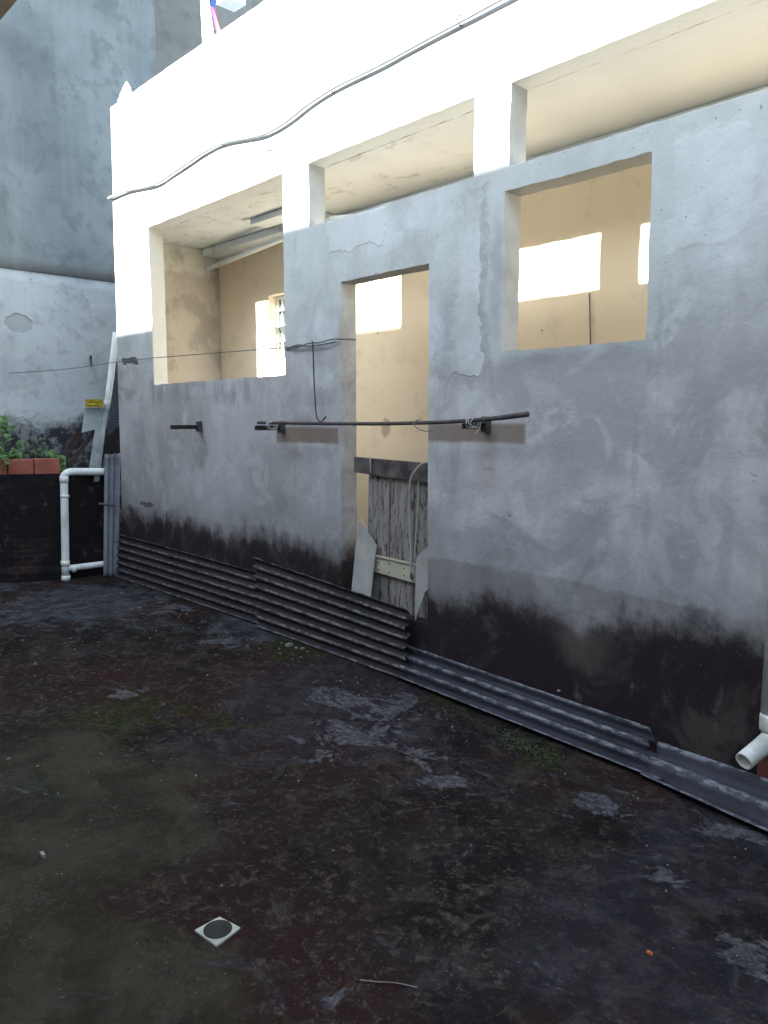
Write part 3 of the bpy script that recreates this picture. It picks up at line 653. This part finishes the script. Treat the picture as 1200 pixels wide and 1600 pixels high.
# plants ------------------------------------------------------------
def leaf(mb, c, n, s, rnd):
    n = n.normalized(); t = n.orthogonal().normalized(); t = (Matrix.Rotation(rnd.uniform(0, 6.28), 3, n) @ t); b = n.cross(t)
    P_ = [(0, -.1), (.42, -.42), (.62, .05), (.40, .55), (0, 1.0), (-.40, .55), (-.62, .05), (-.42, -.42)]
    rim_ = [c + (t*a + b*(d-.2))*s - n*s*(.16 + .12*abs(d-.3)) for a, d in P_]
    mid = c + n*s*.03
    k = len(mb.v); mb.v += rim_ + [mid]; mb.f += [(k+i, k+(i+1) % 8, k+8) for i in range(8)]
def plant(name, base, tips, nleaf, s, spread, mat, label, seed):
    rnd = random.Random(seed); root = empty(name, base, label, 'plant'); st = MB(); lf = MB()
    for tp in tips:
        tp = Vector(tp); b = Vector(base); mid = b.lerp(tp, .5) + Vector((rnd.uniform(-.04, .04), rnd.uniform(-.04, .04), .03))
        st.tube([b + Vector((rnd.uniform(-.03, .03), rnd.uniform(-.03, .03), -.02)), mid, tp], .005, 6, sub=4)
        pts = smooth_path([b, mid, tp], 6)
        for k in range(nleaf):
            p = rnd.choice(pts[2:]) + Vector([rnd.gauss(0, spread) for _ in range(3)])
            n = Vector((rnd.uniform(.0, 1.0), rnd.uniform(-.6, .3), rnd.uniform(.3, 1.1)))
            leaf(lf, p, n, s*rnd.uniform(.5, 1.15), rnd)
    st.out('stems', STEM, root); lf.out('leaves', mat, root)
b0 = at(0, 716, 0, -8.35)
tips = [at(x, y, 0, X_) for x, y, X_ in ((-20, 640, -8.35), (5, 655, -8.3), (18, 668, -8.25), (28, 690, -8.2), (-10, 675, -8.2), (22, 705, -8.1), (2, 700, -8.1), (8, 722, -8.02))]
plant('leafy_plant', (b0.x, b0.y, 1.06), tips, 13, .075, .042, LEAF, 'bright green broad-leaved herb spilling over the terracotta blocks at the left edge', 3)
b1 = at(62, 728, 0, -8.45)
tips = [at(x, y, 0, X_) for x, y, X_ in ((45, 680, -8.45), (62, 682, -8.5), (52, 700, -8.4), (70, 700, -8.45), (40, 690, -8.5))]
plant('leafy_plant', (b1.x, b1.y, 1.02), tips, 8, .06, .04, LEAFD, 'dull grey-green plant in the planter behind the middle terracotta block', 5)
b2 = at(78, 730, 0, -8.2)
tips = [at(x, y, 0, X_) for x, y, X_ in ((75, 706, -8.2), (88, 712, -8.1), (96, 720, -8.02), (98, 722, -8.0))]
plant('leafy_plant', (b2.x, b2.y, 1.05), tips, 10, .06, .026, LEAF, 'small low green plant drooping over the terracotta block nearest the white pipe', 8)

# ------------------------------------------------------------------ doorway gate
GY = D+.06
GT = empty('wooden_gate', (-3.7, GY, .33), 'weathered half-height plank gate closing the doorway', 'gate')
def poly(pts, Y, th, name, mat, parent, bevel=.003):
    q = MB(); q.prism([at(x, y, 1, Y) for x, y in pts], (0, th, 0)); return q.out(name, mat, parent, bevel=bevel)
poly([(553, 714), (684, 725), (684, 757), (553, 738)], GY, .03, 'top_rail', RAILW, GT)
for pts in ([(576, 741), (608.5, 746), (604, 1010), (571, 1010)], [(611.5, 746), (646, 751), (644, 1010), (607, 1010)], [(649, 751), (690, 758), (690, 1010), (647, 1010)]):
    poly(pts, GY+.032, .022, 'plank', DOORP, GT)
poly([(582, 868), (672, 888), (672, 918), (582, 893)], GY+.002, .028, 'bottom_rail', RAILC, GT)
poly([(582, 866.0), (672, 886), (672, 889), (582, 869)], GY-.010, .010, 'rail_lip', RAILC, GT, 0)
for x, y in ((592, 879), (608, 881), (631, 888), (592, 890), (608, 895), (631, 899)):
    q = MB(); c = at(x, y, 1, GY); q.tube([c+Vector((0, -.003, 0)), c+Vector((0, .002, 0))], .005, 8, sub=1); q.out('nail', IRON, GT)
c = at(644, 901, 1, GY-.01); q = MB(); q.tube([c+Vector((-.012, 0, .02)), c+Vector((.012, -.01, .01)), c+Vector((.006, -.005, -.015)), c+Vector((-.012, 0, -.01)), c+Vector((-.012, 0, .02))], .005, 6); q.out('latch', IRON, GT)
q = MB(); q.tube([at(690, 730, 1, GY-.02), at(672, 723, 1, GY-.03), at(660, 725, 1, GY-.04), at(648, 737, 1, GY-.045), at(641, 755, 1, GY-.04), at(640, 800, 1, GY-.02), at(642, 860, 1, GY-.02), at(642, 898, 1, GY-.022)], .0085, 8)
o = q.out('garden_hose', BOARD, smooth=True); tag(o, 'thin beige hose looped over the plank gate and hanging down its front', 'hose')
q = MB(); q.tube([at(654, 752, 1, GY-.008), at(652, 800, 1, GY-.006), at(648, 860, 1, GY-.012), at(646, 900, 1, GY-.012)], .003, 6); o = q.out('string', STRING)
tag(o, 'thin pale cord hanging beside the hose on the plank gate', 'cord')
q = MB(); q.tube([at(578, 713, 1, GY-.012), at(579, 730, 1, GY-.012), at(579, 746, 1, GY+.02)], .005, 6); o = q.out('cord_loop', STRING); tag(o, 'short pale cord tied over the left end of the gate rail', 'cord')
b = at(552, 930, 1, 3.44)
q = MB(); q.prism([at(562, 811, 1, 3.52), at(572, 828, 1, 3.515), at(588, 853, 1, 3.51), at(583, 890, 1, 3.47), at(578, 940, 1, 3.43), at(548, 935, 1, 3.43), at(556, 850, 1, 3.50)], (0, .008, 0))
o = q.out('broken_board', BOARD); tag(o, 'pale pointed broken board leaning in the left side of the doorway', 'board')
q = MB(); q.prism([at(690, 840, 1, 3.49), at(665, 856, 1, 3.488), at(651, 871, 1, 3.485), at(648, 972, 1, 3.46), at(664, 925, 1, 3.465), at(690, 905, 1, 3.47)], (0, .008, 0))
o = q.out('broken_board', BOARD); tag(o, 'pale broken board leaning in the right side of the doorway by the jamb', 'board')

# ------------------------------------------------------------------ brackets, pole, wires
def bracket(px, tip, zc, label, thick=.017):
    X_ = at(px, 665, 1, D).x; root = empty('wall_bracket', (X_, D, zc), label, 'bracket', 'iron wall brackets')
    q = MB(); q.box((X_-thick, tip, zc-.004), (X_+thick, D+.02, zc+.004)); q.box((X_-thick, tip, zc-.034), (X_-thick+.007, D+.02, zc-.0045)); q.out('arm', IRON, root, bevel=.002)
    q = MB(); q.box((X_-.02, D-.04, zc-.055), (X_+.024, D+.01, zc+.035)); q.out('wall_plate', IRON, root, bevel=.006)
bracket(314, 3.165, 1.575, 'empty iron bracket sticking out of the wall below the large left opening')
bracket(443, 3.20, 1.575, 'iron bracket carrying the left end of the long pole')
bracket(762, 3.25, 1.598, 'stout iron bracket carrying the right end of the long pole', .022)
pz = [(403, 660.5), (440, 661), (520, 662), (600, 662), (680, 660), (735, 657), (780, 653), (825, 647)]
q = MB(); q.tube([at(x, y, 1, 3.24 if x < 700 else 3.27) for x, y in pz], lambda t: .0115 + .004*max(0, t-.7)*3, 10)
o = q.out('long_pole', IRON, smooth=True); tag(o, 'long thin dark pole lying across the doorway on two iron brackets', 'pole')
def wrap(cx, cy, Y, n, name, label, r=.028):
    q = MB(); c = at(cx, cy, 1, Y); pts = []
    for i in range(n*8+1):
        a = i/8*2*math.pi; pts.append(c + Vector((-.03+.06*i/(n*8) + .006*math.sin(i*2.1), r*1.2*math.cos(a), r*math.sin(a)-.012)))
    pts += [pts[-1]+Vector((.01, -.02, -.03)), pts[-1]+Vector((-.015, -.03, -.06))]
    q.tube(pts, .0024, 6, sub=2); o = q.out(name, STRING); tag(o, label, 'string')
wrap(424, 662, 3.24, 3, 'tie_string', 'pale string binding the pole to the left bracket')
wrap(738, 657, 3.265, 3, 'tie_string', 'pale string binding the pole to the right bracket')
q = MB(); q.tube([at(656, 655, 1, 3.24), at(648, 659, 1, 3.23), at(647, 664, 1, 3.22), at(655, 671, 1, 3.24), at(668, 674, 1, 3.28), at(676, 672, 1, 3.3)], .003, 6); o = q.out('wire_loop', WIRE)
tag(o, 'small wire loop hooked over the pole in the doorway', 'wire')
# clothes line from the far wall to the doorway jamb
far = at(15, 583, 0, FARX+.04)
mid = at(203, 563, 1, 3.40)
q = MB(); q.tube([far, far.lerp(mid, .5)+Vector((0, 0, -.02)), mid, at(330, 552, 1, 3.42), at(447, 543, 1, 3.43), at(480, 540, 1, 3.435)], .0035, 6); o = q.out('clothesline', WIRE)
tag(o, 'thin sagging line strung from the far wall across the front of the large left opening', 'clothesline')
q = MB()
q.tube([at(447, 542, 1, 3.44), at(462, 544, 1, 3.425), at(480, 537, 1, 3.42), at(500, 535, 1, 3.425), at(520, 530, 1, 3.43), at(540, 530, 1, 3.43), at(556, 531, 1, 3.47)], .005, 8)
q.tube([at(447, 546, 1, 3.44), at(465, 539, 1, 3.42), at(482, 541, 1, 3.42), at(503, 538, 1, 3.42), at(524, 534, 1, 3.43)], .0055, 8)
o = q.out('twisted_cord', WIRE, smooth=True); tag(o, 'twisted dark cord wrapped around the pillar between the large opening and the doorway', 'cord')
q = MB(); q.tube([at(488, 533, 1, 3.41), at(489, 545, 1, 3.405), at(491, 600, 1, 3.41), at(494, 645, 1, 3.41), at(497, 656, 1, 3.405), at(503, 658, 1, 3.40), at(509, 651, 1, 3.395)], .005, 8)
o = q.out('hook_rod', IRON, smooth=True); tag(o, 'thin iron rod with a hooked foot hanging from the twisted cord', 'hook')
# heavy cable over the sunlit parapet
cp = [(170, 310), (176, 307), (200, 297), (240, 288), (265, 273), (290, 256), (320, 236), (350, 222), (400, 212), (425, 203), (450, 187), (480, 163), (520, 137), (560, 117), (600, 97), (660, 64), (720, 32), (775, 2), (850, -38), (950, -85)]
q = MB(); q.tube([at(x, y, 1, D-.03) for x, y in cp], .014, 10, sub=5); o = q.out('heavy_cable', CABLE, smooth=True); tag(o, 'thick grey cable sagging across the sunlit parapet', 'cable')
for x, y in ((176, 307), (350, 222), (520, 137), (720, 32)):
    c = at(x, y, 1, D-.01); q = MB(); q.tube([c+Vector((0, .012, -.026)), c+Vector((0, -.02, -.022)), c+Vector((0, -.038, 0)), c+Vector((0, -.02, .022)), c+Vector((0, .012, .026))], .004, 6); cl_ = q.out('cable_clip', IRON, None)
    bpy.context.view_layer.update(); cl_.parent = o; cl_.location = cl_.location - o.location
q = MB(); q.tube([at(398, 229, 1, D-.012), at(415, 233, 1, D-.012), at(434, 235, 1, D-.012), at(439, 243, 1, D-.012), at(441, 268, 1, D-.012)], .005, 6); o = q.out('thin_cable', CABLE)
tag(o, 'thin bent cable on the parapet above the corner of the large left opening', 'cable')

# ------------------------------------------------------------------ downpipe at the right
root = empty('downpipe', (-1.17, 3.385, .3), 'beige drain downpipe with an angled outlet at the right edge', 'pipe')
q = MB(); q.tube([(-1.176, 3.385, .30), (-1.176, 3.385, 3.2)], .049, 24, sub=1); q.out('riser', PVCG, root, True)
q = MB(); q.tube([(-1.173, 3.385, .285), (-1.173, 3.385, .30), (-1.173, 3.385, .345), (-1.173, 3.385, .36)], lambda t: .055 if t < .8 else .052, 24, sub=1); q.out('collar', PVCG, root, True)
q = MB(); e = at(1162, 1190, 1, 3.20); q.tube([(-1.173, 3.385, .30), (-1.175, 3.375, .27), (-1.18, 3.34, .245), tuple(e)], .038, 22, sub=5, hollow=True); q.out('outlet', PVC, root, True)
q = MB(); q.box((-1.235, 3.40, .0), (-1.0, D-.004, .24)); o = q.out('support_block', TERRAD, bevel=.006); tag(o, 'dark red block standing behind the foot of the downpipe', 'block')

# ------------------------------------------------------------------ roof terrace things
q = MB(); root = None
def cloth(name, pts, Y, mat, label, cat, folds=5):
    P4 = [at(x, y, 1, Y) for x, y in pts]; nu, nv = 16, 20; v = []; f = []
    for s_ in (0, 1):
        for i in range(nu+1):
            for j in range(nv+1):
                u, t = i/nu, j/nv; p = P4[0].lerp(P4[1], u).lerp(P4[3].lerp(P4[2], u), t)
                p.y += .02*math.sin(u*folds*3.1)*(1-.5*t) + s_*.004; v.append(p)
    m0 = nv+1; off = (nu+1)*m0
    for i in range(nu):
        for j in range(nv): a = i*m0+j; f += [(a, a+m0, a+m0+1, a+1), (off+a, off+a+1, off+a+m0+1, off+a+m0)]
    o = link(name, v, f, mat, None, True); tag(o, label, cat); return o
cloth('hanging_towel', [(311, -40), (319, -40), (335, 62), (317, 80)], 3.72, CLOTHW, 'white towel hanging above the parapet on the roof terrace', 'towel')
cloth('hanging_shirt', [(318, -40), (340, -40), (333, 33), (326, 35)], 3.80, CLOTHB, 'blue garment hanging behind the white towel on the roof terrace', 'clothing')
cloth('hanging_strap', [(329, 10), (333, 11), (346, 52), (340, 56)], 3.70, CLOTHR, 'narrow pinkish red strap hanging beside the white towel', 'strap', 1)
q = MB(); q.prism([at(338, -20, 1, 4.2), at(338, 8, 1, 4.2), at(356, -4, 1, 4.2), at(356, -30, 1, 4.2)], (0, .2, 0)); o = q.out('white_crate', PLASTIC, bevel=.01); tag(o, 'white box edge at the top of the photo right of the red strap', 'box')
a_, b_ = at(300, -42, 1, 3.74), at(375, -60, 1, 3.74)
q = MB(); q.tube([a_, Vector((0, 3.74, a_.z))], .004, 6, sub=1); o = q.out('terrace_line', WIRE); tag(o, 'washing line over the roof terrace above the parapet', 'clothesline')
# bag: crumpled cone of plastic
q = MB(); base = at(196, 156, 1, 3.52); tip = at(198, 128, 1, 3.52); rnd = random.Random(2); rings = 9; seg = 16; v = []; f = []
for i in range(rings):
    t = i/(rings-1); c = base.lerp(tip, t) - Vector((0, 0, .04*(1-t)))
    for k in range(seg):
        a = 2*math.pi*k/seg; R = .10*(1-t)**.7*(1+.25*math.sin(k*2.3+i)) + .002
        v.append(c + Vector((R*math.cos(a), R*math.sin(a)*.6, .008*math.sin(k*3+i*2))))
for i in range(rings-1):
    for k in range(seg): f.append((i*seg+k, i*seg+(k+1) % seg, (i+1)*seg+(k+1) % seg, (i+1)*seg+k))
f.append(tuple(range(seg))); o = link('plastic_bag', v, f, PLASTIC); tag(o, 'crumpled white plastic bag on the left corner of the parapet', 'bag')
# plaster blisters at the parapet corner are part of the building
bm = bmesh.new()
for (px, py, s_) in ((173, 322, .022), (171, 338, .03), (172, 356, .034), (174, 372, .02)):
    c = at(px, py, 1, D+.05); g_ = bmesh.ops.create_icosphere(bm, subdivisions=3, radius=s_)
    for v_ in g_['verts']:
        v_.co *= 1 + .5*mn.noise(v_.co*40+Vector((px, 0, 0))); v_.co.z *= 1.5; v_.co += Vector((-7.61, c.y, c.z))
bm.verts.index_update()
link('plaster_lump', [v_.co.copy() for v_ in bm.verts], [[v_.index for v_ in f_.verts] for f_ in bm.faces], FACADE, B, True); bm.free()


# ------------------------------------------------------------------ small things on the ground
c = at(340, 1457, 2, 0); root = empty('floor_drain', (c.x, c.y, 0), 'small square white floor drain with a round dark grate', 'drain')
pts = [at(304, 1455, 2, 0), at(343, 1434, 2, 0), at(376, 1451, 2, 0), at(338, 1480, 2, 0)]
q = MB(); q.prism([(p.x, p.y, -.01) for p in pts], (0, 0, .015)); q.out('frame', DRAINW, root, bevel=.002)
cc = sum(pts, Vector())/4; R = (pts[1]-pts[0]).length*.485
q = MB(); q.tube([(cc.x, cc.y, .006), (cc.x, cc.y, .0075)], R, 28, sub=1); gr_ = q.out('grate', DRAIND, root)
q = MB(); rnd = random.Random(7)
def stone(mb, c, s):
    n0 = len(mb.v); rot = Matrix.Rotation(rnd.uniform(0, 6.3), 3, 'Z'); sx, sy, sz = s*rnd.uniform(.6, 1.4), s*rnd.uniform(.5, 1.1), s*rnd.uniform(.2, .5)
    V8 = [rot @ Vector((a*sx*rnd.uniform(.6, 1), b_*sy*rnd.uniform(.6, 1), d*sz)) + Vector(c) + Vector((0, 0, sz*.6)) for d in (-1, 1) for a, b_ in ((-1, -1), (1, -1), (1, 1), (-1, 1))]
    mb.v += V8; mb.f += [tuple(n0+i for i in g_) for g_ in ((0,1,2,3), (4,5,6,7), (0,1,5,4), (1,2,6,5), (2,3,7,6), (3,0,4,7))]
for k in range(800):
    r1 = rnd.random()
    if r1 < .35: X_ = rnd.uniform(-7.4, -.6); Y_ = (3.1 if X_ < -3.3 else 3.05 + (-3.3-X_)*.04) - abs(rnd.gauss(0, .18))
    else: X_ = rnd.uniform(-7.4, -.4); Y_ = rnd.uniform(.6, 3.2)
    dd = math.hypot(X_, Y_, 1.6); stone(q, (X_, Y_, gz(X_, Y_)), (abs(rnd.gauss(.0013, .0016))+.0007)*min(1.6, max(.55, dd/4)))
for px, py, sz in ((452, 1009, .022), (463, 1013, .015), (472, 1015, .02), (480, 1019, .012), (440, 1005, .01), (498, 1025, .008), (516, 1042, .007)):
    c = at(px, py, 2, 0); stone(q, (c.x, c.y, 0), sz)
o = q.out('gravel', CHIP); tag(o, 'tiny chips of plaster and grit scattered over the yard', kind='stuff')
for (px, py, s_, mt, nm, lb, ct) in ((67, 1338, .012, CHIP, 'plaster_shard', 'pale elongated shard lying alone on the ground at the lower left', 'shard'), (1015, 1491, .006, CHIPO, 'brick_chip', 'tiny bright orange chip on the ground at the lower right', 'chip')):
    c = at(px, py, 2, 0); q = MB(); q.prism([(c.x-s_*1.6, c.y-s_*.4, 0), (c.x+s_, c.y-s_*.6, 0), (c.x+s_*1.7, c.y+s_*.3, 0), (c.x-s_, c.y+s_*.6, 0)], (0, 0, s_*.6+.006)); o = q.out(nm, mt, bevel=.001); tag(o, lb, ct)
c = at(873, 1080, 1, 3.36); q = MB(); stone(q, c, .009); o = q.out('white_pebble', CHIP); tag(o, 'small white pebble sitting on the top edge of the low grey sheet', 'pebble')
q = MB(); q.tube([Vector(at(x, y, 2, 0)) + Vector((0, 0, .004)) for x, y in ((562, 1533), (590, 1536), (620, 1538), (652, 1545))], .0018, 5); o = q.out('straw', CHIP); tag(o, 'thin pale straw lying on the ground at the bottom centre', 'straw')
# moss tufts
q = MB(); rnd = random.Random(11)
for k in range(700):
    t = rnd.random(); cx, cy = 640+t*250, 1085+t*105 + abs(rnd.gauss(0, 8)) - 2
    if rnd.random() < .65: cx, cy = rnd.gauss(820, 28), 0; cy = 1085+(cx-640)*.42+rnd.gauss(4, 8)
    elif rnd.random() < .3: cx = rnd.uniform(400, 520); cy = 985+(cx-400)*.35+rnd.uniform(6, 26)
    p = at(cx, cy, 2, 0); leaf(q, Vector((p.x, p.y, gz(p.x, p.y)+rnd.uniform(.002, .012))), Vector((rnd.uniform(-.6, .6), rnd.uniform(-.8, .2), 1)), rnd.uniform(.002, .0065), rnd)
o = q.out('moss', MOSS); tag(o, 'green weeds and moss growing along the foot of the sheets', kind='stuff')

# ------------------------------------------------------------------ the neighbour house and the added wall that shade the yard
YN = -2.6
dY = D - YN; kz = .59*dY; kx = .214*dY
hA = 3.02 + kz; hB = 2.50 + kz; xs_ = -6.15 - kx
N = empty('shading_house', (0, YN, 0), 'plain two-storey house behind the camera that shades the yard', 'house')
q = MB(); q.box((xs_, YN-5, 0), (9, YN, hA)); q.out('wall', NEIGH, N)
q = MB(); q.box((xs_-6, YN-5, 0), (xs_-.004, YN, hB)); q.out('low_wing', NEIGH, N)
for k in range(3):
    q = MB(); q.box((-6+k*3.6, YN+.003, 3.9), (-4.8+k*3.6, YN+.05, 5.1)); wn = q.out('window', WFRAME, N)
    q = MB(); q.box((-5.93+k*3.6, YN+.051, 3.97), (-4.87+k*3.6, YN+.06, 5.03)); q.out('pane', GLASS, wn)
q = MB(); q.box((2.75, -2.5, 0), (2.95, 3.4, 2.6)); o = q.out('shade_wall', NEIGH); tag(o, 'plain rendered wall added out of view right of the camera to darken the yard', 'wall')  # unseen wall, added to block light and deepen the gradient low down
